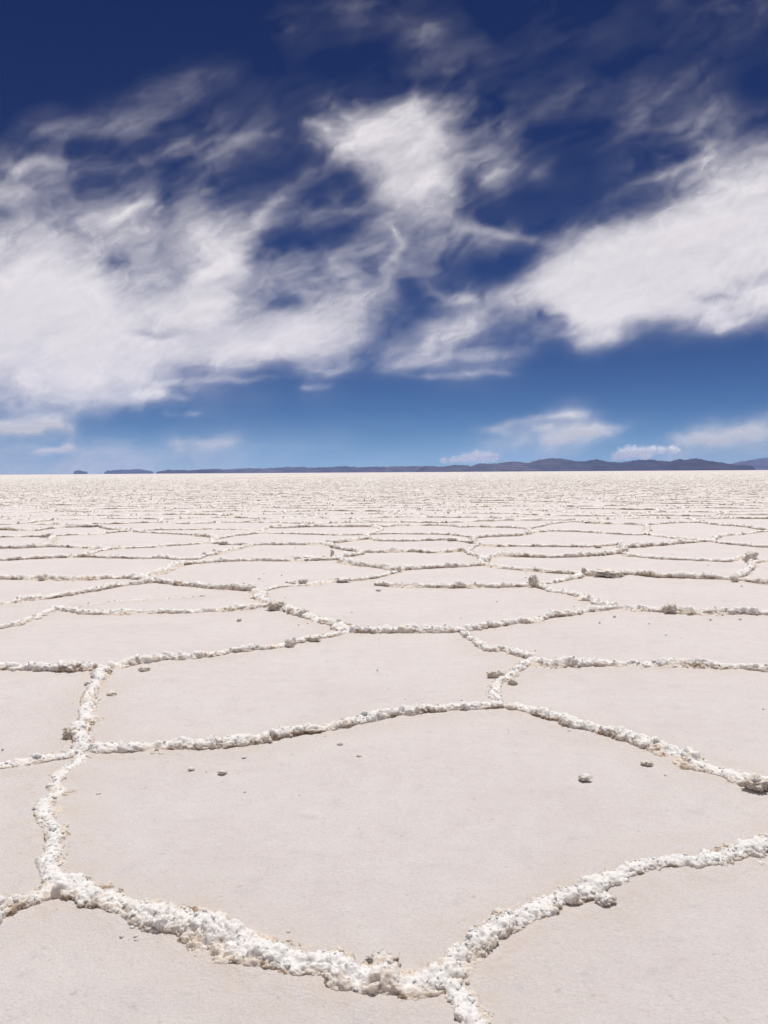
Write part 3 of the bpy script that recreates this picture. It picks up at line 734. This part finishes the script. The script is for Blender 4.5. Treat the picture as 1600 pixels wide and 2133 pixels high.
# ------------------------------------------------------------------ crust chunks and loose lumps: each one its own object
def lump_object(name, x, y, w, h, kind, seed, dirt_shade, lab, cat, group, lift=0.0):
    sub = 4 if w > .05 else 3
    v, f, dl = TPL[sub][seed % len(TPL[sub])]
    v = v.copy(); rng = np.random.default_rng(seed)
    if kind == 'flake':                       # standing plate with a ragged fan edge
        v = v * np.array([1, .38, 1]); v[:, 2] += .28 * np.abs(np.sin(v[:, 0] * 5 + seed)) * (v[:, 2] > 0)
    elif kind == 'slab':                      # plate tipped up at one end
        v = v * np.array([1, .9, .45]); v[:, 2] += v[:, 0] * rng.uniform(-.25, .25) + .2 * v[:, 1]
    d, i = worley(v * 3.6 + seed, seed); v = v * (1 + .30 * (dome(d) - .5) + .55 * (fbm(v * 2.6 + seed, 3, seed) - .5) + .5 * (fbm(v * 7 + seed, 2, seed + 3) - .5))[:, None]
    a = rng.uniform(-.5, .5); ca, sa = math.cos(a), math.sin(a)
    v = np.stack([v[:, 0] * ca - v[:, 1] * sa, v[:, 0] * sa + v[:, 1] * ca, v[:, 2]], 1)
    v[:, 2] -= v[:, 2].min()
    e = v.max(0) - v.min(0)
    v[:, 0] *= w / e[0]; v[:, 1] *= w / e[0]; v[:, 2] *= h / e[2]
    v[:, 2] += lift - .12 * h
    o = make_mesh(name, v, f, M_CRUST, {'crest': np.full(len(v), .25) + .3 * (v[:, 2] > .6 * h), 'dirt_shade': np.clip(dirt_shade * (.65 + .5 * dl) , 0, 1)})
    o.location = (x, y, 0); return tag(o, lab, cat, group)

for k, (x, y, w, h, kind, lab) in enumerate(CHUNKS):
    dk = .45
    if 'behind the' in lab and 'brown' in lab: dk = .7
    if 'dark' in lab: dk = .62
    elif 'white' in lab or 'pale' in lab or 'cream' in lab: dk = .2
    lump_object('salt_chunk', x, y, w, h * 1.1, kind, 40 + k, dk, lab, 'salt chunk', 'broken crust chunks on the ridges')
for k, (x, y, w, h, lab) in enumerate(LUMPS):
    dk = .12 + .3 * ((k * 37) % 10) / 10 + (.42 if k == 0 else 0)
    lump_object('salt_lump', x, y, w * (1 if lab else .65), max(h * .7, .4 * w), 'block', 90 + k, dk if not (lab and 'pale' in lab) else .25,
                lab or 'tiny grey brown salt crumb, one of several strewn over the open pans', 'salt lump', 'loose salt lumps on the pans')

# ------------------------------------------------------------------ hills at the rim of the flat
def hill_range(name, pts, dist, depth, mat, seed, label, base=0.0, lens=False):
    """pts: (lateral slope, rise slope) of the skyline; a body with real depth, spurs and gullies"""
    pts = np.array(pts); x0, x1 = pts[0, 0], pts[-1, 0]
    n = max(40, int((x1 - x0) * 1850 / 1.2)); m = 26
    xs = np.linspace(x0, x1, n); top = np.interp(xs, pts[:, 0], pts[:, 1]) * dist
    px = xs * 1850
    top = top * (1 + .10 * (n1(px / 22, seed, 3) - .5)) + (n1(px / 5, seed + 1, 3) - .5) * 2.6 * dist / 1850
    t = np.linspace(-1, 1, m)
    prof = np.clip(1 - np.abs(t) ** 1.3, 0, 1)
    X, T = np.meshgrid(xs * dist, t, indexing='ij')
    q = np.stack([X.ravel() / (depth * .35), T.ravel() * 2.2, X.ravel() * 0], 1)
    spur = 1 - np.abs(2 * fbm(q, 4, seed + 3) - 1).reshape(X.shape)
    Z = np.maximum(top, 0)[:, None] * prof[None] * (1 - .45 * (1 - spur) * (1 - prof[None]) - .12 * (1 - spur))
    Z = np.maximum(top, 0)[:, None] * 0 + np.minimum(Z * 1.06, np.maximum(top, 0)[:, None])
    Yc = dist + T * depth
    V = np.stack([X * (Yc / dist), Yc, Z + base - (0 if lens else 3)], -1).reshape(-1, 3)
    F = [grid_faces(n, m)]
    if lens:                                  # the islets hang just over the flat in the mirage
        low = np.stack([X * (Yc / dist), Yc, -.35 * Z + base], -1).reshape(-1, 3)
        F.append(grid_faces(n, m)[:, ::-1] + len(V)); V = np.concatenate([V, low])
    tag(make_mesh(name, V, F, mat, origin=np.array([float(np.mean(xs)) * dist, dist, 0.0])), label, kind='structure')

HZ = 983.7
def sl(px, py, hz): return ((px - 800) / 1850, (hz - py) / 1850)
def skyline(ps): return [sl(x, y, HZ + .0059 * (800 - x)) for x, y in ps]
M_HILL = mat_hill('hill_rock', (.030, .028, .036), (.10, .085, .085), .0022)
hill_range('hills', skyline([(870, 978), (885, 971), (910, 972.5), (940, 969), (975, 968.5), (980, 971), (1000, 965), (1025, 965.5), (1070, 961),
    (1100, 963.5), (1120, 957.5), (1145, 953.5), (1170, 955), (1200, 960), (1215, 961.5), (1242, 955.5), (1265, 961.5), (1300, 962.5),
    (1330, 956.5), (1360, 957.5), (1395, 961), (1415, 956), (1430, 957.5), (1452, 954.5), (1480, 960), (1510, 964), (1540, 969), (1550, 967.5),
    (1568, 970), (1573, 977)]), 24000, 1500, M_HILL, 3, 'dark blue hills with a jagged crest behind the salt flat')
hill_range('hills', skyline([(326, 984), (335, 980.5), (350, 978.5), (400, 979), (440, 976.5), (475, 977.5), (505, 975), (550, 975.5), (590, 973),
    (630, 972), (650, 974), (685, 973), (715, 971), (750, 973), (780, 971.5), (800, 972), (840, 971), (890, 970), (930, 972), (990, 976)]),
    31000, 1100, M_HILL, 8, 'long low blue hills along the horizon')
hill_range('hills', skyline([(1490, 973), (1520, 966), (1550, 960), (1580, 956), (1600, 953.5), (1640, 950), (1720, 956), (1800, 970)]),
    44000, 1500, M_HILL, 12, 'pale faded hills behind the dark ones')
hill_range('hills', skyline([(218, 985.3), (226, 982), (240, 980.3), (265, 979), (285, 978), (305, 980), (314, 982.3), (321, 985)]), 43000, 800, M_HILL, 15,
    'narrow blue islet of hills floating over the horizon in the mirage', 30, True)
hill_range('hills', skyline([(154, 985.6), (158, 982.4), (166, 981.2), (174, 982.6), (184, 985)]), 43000, 450, M_HILL, 17,
    'tiny blue islet floating over the horizon in the mirage', 36, True)

# the air between: one closed box of even haze
hm, nt = new_mat('haze_air'); g = N(nt)
pv = g.n('ShaderNodeVolumePrincipled'); pv.inputs['Color'].default_value = (.37, .51, 1.0, 1)
pv.inputs['Density'].default_value = 1.4e-5; pv.inputs['Anisotropy'].default_value = 0.0
o_ = g.n('ShaderNodeOutputMaterial'); g.l(pv.outputs[0], o_.inputs['Volume'])
bx = np.array([[x, y, z] for x in (-60000, 60000) for y in (-3000, 47000) for z in (-1.5, 740)], float)
tag(make_mesh('haze', bx, np.array([[0, 1, 3, 2], [4, 6, 7, 5], [0, 4, 5, 1], [2, 3, 7, 6], [0, 2, 6, 4], [1, 5, 7, 3]]), hm, flat=True),
    'thin blue air over the flat', kind='stuff')

# ------------------------------------------------------------------ clouds
# chart of cloud cover: each figure is tenths of cover; columns step 40/1850 in lateral slope, rows the same in rise
CHART = """
0000000000000011222211111111111111122222
0000000000000012111124421111111111111221
0000000000000001000001222211111111112211
0000000000111000000112221111111111111110
0000000122211111111112222111112211122100
0000012221111111233556654321111112211311
0133333322121111457777764421111122124322
2123222123333221358888865531111111245444
3444332222321111136888874431100112445666
5544222323421122323688873311211123345788
4444566546653442233477751000000112357888
6776666567765532443566565321112567889999
7787766667776533444676666554358999999999
8988766767887356645663210000489999999999
9999977777777565335431210026999999999987
9999998888886543567631344268999999998889
9999999888777788888621245445579999998864
9999999778899999986223666432128753211100
8889999999999988765566533321001000000000
8889998765432111111122233321000000000000
7778776664211100110000000000000000000000
3332111111110000000000000000134100000000
5554111111111111111111112356666322345555
5555555544433322222222222323333346653443
6666666655554433322222222222222222222222
""".split()
STROKES = [  # polyline, half width, strength
 ([(625,248),(665,258),(705,272)],9,.45), ([(690,215),(715,225),(740,250)],9,.3), ([(735,205),(760,235)],10,.3),
 ([(1000,225),(1050,270),(1072,312),(1052,365),(1000,425)],24,.22), ([(992,330),(978,400),(962,450)],11,-.18),
 ([(930,462),(1000,478),(1060,492),(1165,514)],11,.4), ([(815,462),(832,510),(815,545)],9,.3), ([(985,445),(1060,470)],14,-.3),
 ([(1300,288),(1400,192),(1495,108)],17,.17), ([(1360,385),(1430,350),(1490,328)],8,.35), ([(1430,300),(1470,260),(1510,222)],9,.3),
 ([(1260,420),(1330,380),(1400,360)],8,.2), ([(1500,360),(1440,395),(1400,420)],12,-.3), ([(1100,380),(1180,310)],9,.16),
 ([(255,685),(340,698),(420,683)],8,-.3), ([(195,545),(280,535)],13,-.3), ([(520,570),(560,505),(690,490),(760,470)],18,-.38),
 ([(530,625),(640,632)],14,-.25), ([(690,610),(760,562),(800,560)],12,-.3), ([(240,346),(320,336),(380,300),(415,285)],9,.2),
 ([(60,262),(150,275),(300,268)],12,.18), ([(280,210),(350,160),(430,125)],16,.14), ([(440,290),(520,285),(600,275)],10,.16),
 ([(980,905),(1050,892),(1110,872),(1180,866),(1235,868)],8,.3), ([(1120,926),(1200,906),(1335,893)],9,.38), ([(1100,892),(1160,893)],8,.25),
 ([(1375,913),(1480,918),(1620,899)],12,.38), ([(-80,888),(60,884),(150,878)],12,.6), ([(75,937),(160,931)],5,.45), ([(340,918),(430,922),(510,916)],9,.22), ([(620,808),(700,805)],5,.25), ([(330,862),(420,858)],5,.2),
 ([(840,786),(960,781),(1075,777)],6,.3), ([(885,598),(930,625),(1005,623)],9,.4), ([(875,742),(905,704),(960,682),(1030,668)],17,.35),
 ([(790,768),(880,752),(1010,740),(1110,730)],9,.3), ([(1195,735),(1245,715),(1310,700)],12,.4), ([(1485,697),(1510,688),(1570,665)],7,.35),
 ([(1530,605),(1620,580)],11,-.3), ([(1450,626),(1550,620)],6,-.2), ([(1115,655),(1195,672)],12,-.4), ([(1040,540),(1130,560)],30,-.25),
 ([(560,5),(640,15),(760,8),(830,2)],8,.25), ([(820,12),(890,50),(935,75)],9,.2), ([(590,40),(615,62)],9,.2),
 ([(265,818),(400,828)],8,.3), ([(700,585),(640,600)],9,-.2), ([(320,795),(520,788),(760,768)],6,.25),
 ([(330,410),(300,430),(200,470)],10,.2), ([(350,450),(420,400),(470,390)],12,.22), ([(520,480),(570,430),(595,395)],11,.25),
 ([(640,450),(680,430),(760,440)],8,.22), ([(0,350),(70,330),(110,325)],10,.2), ([(60,270),(300,255),(480,110)],28,.2), ([(300,230),(560,90)],20,.12), ([(560,280),(800,140)],20,.18), ([(880,60),(1050,110)],28,.2),
 ([(1180,260),(1320,140),(1440,60)],38,.14), ([(1290,292),(1400,192),(1510,95)],12,.3), ([(1380,40),(1640,5)],28,.22), ([(1000,150),(1200,220)],46,.12),
 ([(230,480),(480,330),(640,280)],24,.15), ([(-40,335),(250,342),(420,282)],16,.22), ([(480,520),(600,400),(680,330)],16,.16), ([(840,560),(960,590)],14,.12),
]
PUFFS = [  # small cumulus behind the hills
 ([(968,957,9),(985,954,9),(1000,953,10),(1016,952,9),(1030,956,7),(945,959,6),(925,960,5)], 'row of small white cumulus puffs low above the hills, left of their highest crest'),
 ([(1288,955,9),(1302,948,11),(1318,944,11),(1336,944,10),(1356,943,9),(1378,941,8),(1400,940,7),(1412,944,5),(1345,951,9)],
  'bright cumulus heap rising from behind the hill crest at right'),
]
CLOUDS = [
 ('huge white cirrus bank with blue gaps filling the left side of the sky', [[(-200,600),(300,620),(700,690),(740,720)],[(-200,460),(200,470),(480,480),(600,450)],[(-200,780),(200,790),(420,815)],[(-200,390),(100,390),(560,400)],[(560,560),(780,590)]]),
 ('tall bright swirl of cirrus in the middle with a hooked tail', [[(640,255),(760,260),(850,330),(860,450),(850,520)],[(960,260),(1060,320)],[(880,500),(1000,490),(1160,515)]]),
 ('dense white cloud wedge reaching in from the right edge', [[(1080,600),(1250,550),(1500,480),(1800,420)],[(1200,720),(1300,680),(1560,630),(1800,600)],[(1350,390),(1480,300),(1800,300)],[(1100,640),(1160,660)]]),
 ('small feathery cloud below the gap between the swirl and the wedge', [[(800,765),(900,715),(1000,680),(1060,700)]]),
 ('short curved wisp alone in the dark blue gap under the swirl', [[(885,600),(930,622),(1005,622)]]),
 ('thin grey streaks of cirrus above the left bank', [[(70,265),(200,280),(330,270),(430,130)],[(250,345),(380,305),(600,270)]]),
 ('ragged wisp crossing the top edge of the sky', [[(560,0),(700,15),(850,25),(1000,95)],[(590,60),(620,70)]]),
 ('faint straight streak of cirrus slanting through the upper right sky', [[(1300,288),(1400,190),(1500,105),(1600,20)]]),
 ('flat double layered cloud floating over the hills', [[(980,905),(1100,880),(1240,870)],[(1120,920),(1330,895)]]),
 ('low flat streak of cloud at the right edge over the pale hills', [[(1380,915),(1500,912),(1800,900)]]),
 ('low pinkish streak of cloud at the left edge under the bank', [[(-200,890),(0,886),(140,880)]]),
 ('hair thin line of cloud under the small feathery cloud', [[(850,785),(1075,777)]]),
]

def cloud_body(name, f, total, lay, lowp, hip):
    """thin closed body: a lower and an upper sheet joined round the rim"""
    used = np.unique(f); mp = np.full(total, -1); mp[used] = np.arange(len(used)); f = mp[f]
    ed = np.stack([f, np.roll(f, -1, 1)], -1).reshape(-1, 2); key = np.sort(ed, 1) @ np.array([len(used) + 1, 1])
    _, ix, ct = np.unique(key, return_index=True, return_counts=True); rim = ed[ix[ct == 1]]; rim = rim[lay[used][rim].max(1) < .02]
    rim = np.stack([rim[:, 1], rim[:, 0], rim[:, 0] + len(used), rim[:, 1] + len(used)], 1)
    V = np.concatenate([lowp[used], hip[used]]); F = np.concatenate([f[:, ::-1], f + len(used), rim])
    return make_mesh(name, V, F, M_CLOUD, {'cover': np.concatenate([lay[used]] * 2)}, origin=lowp[used].mean(0))

def build_clouds():
    st = 2.6
    us = np.arange(-520, 2120, st); vs = np.append(np.arange(-170, 981, st), 983.2)
    U, Vv = np.meshgrid(us, vs, indexing='ij'); n, m = U.shape
    u, v = U.ravel(), Vv.ravel(); N_ = len(u)
    G = np.array([[int(c) for c in r] for r in CHART]) / 9.0
    # warp, so the chart's cells leave no trace
    wq = np.stack([u / 95, v / 70, u * 0], 1)
    wu = u + (fbm(wq, 4, 21, .42) - .5) * 52; wv = v + (fbm(wq + 40, 4, 31, .42) - .5) * 34
    def cub(t): return (np.array([-t**3 + 3*t*t - 3*t + 1, 3*t**3 - 6*t*t + 4, -3*t**3 + 3*t*t + 3*t + 1, t**3]) / 6)
    def chart(uu, vv):
        x = np.clip((uu - 20) / 40, -.4, 39.4); y = np.clip((vv - 20) / 40, -.4, 24.4)
        ix, iy = np.floor(x).astype(int), np.floor(y).astype(int); cx, cy = cub(x - ix), cub(y - iy)
        r = 0
        for a in range(4):
            for b in range(4):
                r = r + cx[a] * cy[b] * G[np.clip(iy + b - 1, 0, 24), np.clip(ix + a - 1, 0, 39)]
        return r
    D = chart(wu, wv); Ds = chart(u, v)
    su = u + (fbm(wq * 2.6, 3, 61) - .5) * 22; sv_ = v + (fbm(wq * 2.6 + 9, 3, 71) - .5) * 16
    for pl, hw, amp in STROKES:
        b = np.full(N_, 1e9)
        pl = np.array(pl, float)
        box = (u > pl[:, 0].min() - 4 * hw) & (u < pl[:, 0].max() + 4 * hw) & (v > pl[:, 1].min() - 4 * hw) & (v < pl[:, 1].max() + 4 * hw)
        k = np.where(box)[0]; q = np.stack([su[k], sv_[k]], 1); bb = np.full(len(k), 1e9); tt = np.zeros(len(k)); L = len(pl) - 1
        for i in range(L):
            ab = pl[i + 1] - pl[i]; t = np.clip(((q - pl[i]) @ ab) / (ab @ ab), 0, 1)
            d = ((q - pl[i] - t[:, None] * ab) ** 2).sum(1) / 1.9; w = d < bb; bb[w] = d[w]; tt[w] = (i + t[w]) / L
        tap = np.clip(np.minimum(tt, 1 - tt) * 5 + .15, 0, 1)
        D[k] += (.36 if pl[:, 1].mean() < 215 else .5 if pl[:, 1].mean() < 300 else .62 if pl[:, 1].mean() < 840 else 1.1) * amp * np.exp(-bb / (hw * hw) * 1.1) * tap
    # fibres: drawn out along the wind, flattening toward the horizon
    ang = np.radians(np.interp(v, [0, 300, 600, 760, 980], [-38, -34, -26, -12, -3]))
    ang = ang + (fbm(np.stack([u / 260, v / 260, u * 0], 1), 2, 81) - .5) * 1.5
    a_ = u * np.cos(ang) + v * np.sin(ang); b_ = -u * np.sin(ang) + v * np.cos(ang)
    uw = (fbm(np.stack([u / 60, v / 45, u * 0 + 5], 1), 3, 91) - .5)
    # fibre coordinates taken locally (small rotations of a fixed frame)
    c0, s0 = math.cos(math.radians(-30)), math.sin(math.radians(-30))
    aa = (u * c0 + v * s0); bb = (-u * s0 + v * c0)
    f1 = fbm(np.stack([aa / 150 + uw * .8, bb / 70 + uw * .8, u * 0], 1), 6, 41, .55)
    bend = (fbm(np.stack([u / 210, v / 210, u * 0 + 2], 1), 3, 101) - .5)
    f2 = fbm(np.stack([aa / 120 + bend, bb / 17 + bend * 7, u * 0], 1), 4, 51, .6)
    f3 = fbm(np.stack([u / 150 + bend, v / 15 + bend * 3, u * 0], 1), 4, 55, .6)
    f4 = fbm(np.stack([aa / 90 + bend * 2, bb / 38 + bend * 2, u * 0 + 4], 1), 5, 47, .58)
    lowm = smooth(620, 800, v); f2 = f2 * (1 - lowm) + f3 * lowm
    mid_ = np.clip(4 * np.clip(D, 0, 1) * (1 - np.clip(D, 0, 1)), 0, 1)
    D = D + mid_ * ((f1 - .5) * .85 + (f2 - .5) * .22) + np.clip(D, 0, 1) ** 2 * (f1 - .5) * .35
    fade = smooth(-510, -120, u) * smooth(2110, 1720, u) * smooth(-168, -60, v)       # thins out to either side and overhead
    D = D * fade * (1 - .22 * smooth(215, 120, v)) - .10 * mid_ * smooth(640, 480, v)
    al = np.clip(D, 0, 1)
    al = .8 * al + .2 * smooth(.06, .94, al)
    al = .93 * (.20 * al + .80 * al ** 1.9) * np.clip(.97 + 1.5 * (f4 - .5) * (1.15 - al), .45, 1.06)
    # which cloud does each patch belong to
    best = np.full(N_, 1e9); cid = np.zeros(N_, int)
    for c, (lab, pls) in enumerate(CLOUDS):
        for pl in pls:
            pl = np.array(pl, float)
            for i in range(len(pl) - 1):
                ab = pl[i + 1] - pl[i]; q = np.stack([wu, wv * 1.0], 1) - pl[i]
                t = np.clip((q @ ab) / (ab @ ab), 0, 1); d = ((q - t[:, None] * ab) * np.array([1, 1.5])) ** 2
                d = d.sum(1) * (1.0 if c < 3 else 1.6); w = d < best; best[w] = d[w]; cid[w] = c
    body = np.clip(Ds * .5 + al ** .6 * .5, 0, 1)
    thr = np.where(np.isin(cid, (5, 6, 7)), .13, .22)
    cid = np.where((body > thr) & (np.sqrt(best) < np.where(cid < 3, 190, 75)), cid, 99)
    # world position: a thin shell 6 km up over the curve of the earth
    def place(u, v, alt, extra):
        b = (983.7 - v) / 1850; b = b * (1 - .053 * b); a = (u - 800) / 1850 / (1 + .05 * b)
        d = np.stack([a, np.ones_like(a), b], 1); d /= np.linalg.norm(d, axis=1)[:, None]
        R = 6371000.; s = d[:, 2]; h = alt + extra
        t = -R * s + np.sqrt(R * R * s * s + 2 * R * h)
        return d * t[:, None] + np.array([0, 0, CAM_H])
    lay = 1 - np.sqrt(1 - np.clip(al, 0, .985))
    lowp = place(u, v, 6000., -60 * al); hip = place(u, v, 6000., 20 + 260 * al)
    quad = grid_faces(n, m)
    fa = al[quad].max(1); fc = np.sort(cid[quad], 1)[:, 1]
    names = list(range(len(CLOUDS))) + [99]
    for c in names[:-1]:                      # loose scraps round a cloud belong to the veil
        w = np.where((fc == c) & (fa > .004))[0]
        if not len(w): continue
        f = quad[w]; labl = np.arange(N_)
        for _ in range(4000):
            mn = labl[f].min(1); old = labl.copy()
            np.minimum.at(labl, f.ravel(), np.repeat(mn, 4)); labl = labl[labl]
            if (labl == old).all(): break
        r = labl[f[:, 0]]; ids, cnt = np.unique(r, return_counts=True)
        fc[w[r != ids[cnt.argmax()]]] = 99
    for c in names:
        f = quad[(fc == c) & (fa > .004)]
        if len(f) < 12: continue
        if c == 99: tag(cloud_body('cirrus_veil', f, N_, lay, lowp, hip), 'faint veil of thin cirrus between the clouds', kind='stuff')
        else: tag(cloud_body('cloud', f, N_, lay, lowp, hip), CLOUDS[c][0], 'cloud', 'clouds in the sky')
    # small cumulus far behind the hills
    for c, (circ, lab) in enumerate(PUFFS):
        cs = np.array(circ, float); s2 = 1.0
        us = np.arange(cs[:, 0].min() - 22, cs[:, 0].max() + 22, s2); vs = np.arange(cs[:, 1].min() - 20, 972, s2)
        U, Vv = np.meshgrid(us, vs, indexing='ij'); n, m = U.shape; u, v = U.ravel(), Vv.ravel()
        q = np.stack([u / 7, v / 6, u * 0 + c], 1); wu = u + (fbm(q, 4, 200) - .5) * 15; wv = v + (fbm(q + 9, 4, 210) - .5) * 11
        D = np.zeros(len(u))
        for cu, cv, r in cs: D = np.maximum(D, smooth(1.75, .45, np.hypot((wu - cu) / 1.35, wv - cv) / r))
        D = D * (.72 + .5 * (fbm(q * 1.4, 3, 220) - .3)) * smooth(cs[:, 1].max() + 12, cs[:, 1].max() + 4, v)
        al = np.clip(D, 0, .9); f = grid_faces(n, m); f = f[al[f].max(1) > .004]
        tag(cloud_body('cloud', f, len(u), 1 - np.sqrt(1 - al), place(u, v, 2600., 0 * al), place(u, v, 2600., 10 + 200 * al)), lab, 'cloud', 'clouds in the sky')
build_clouds()
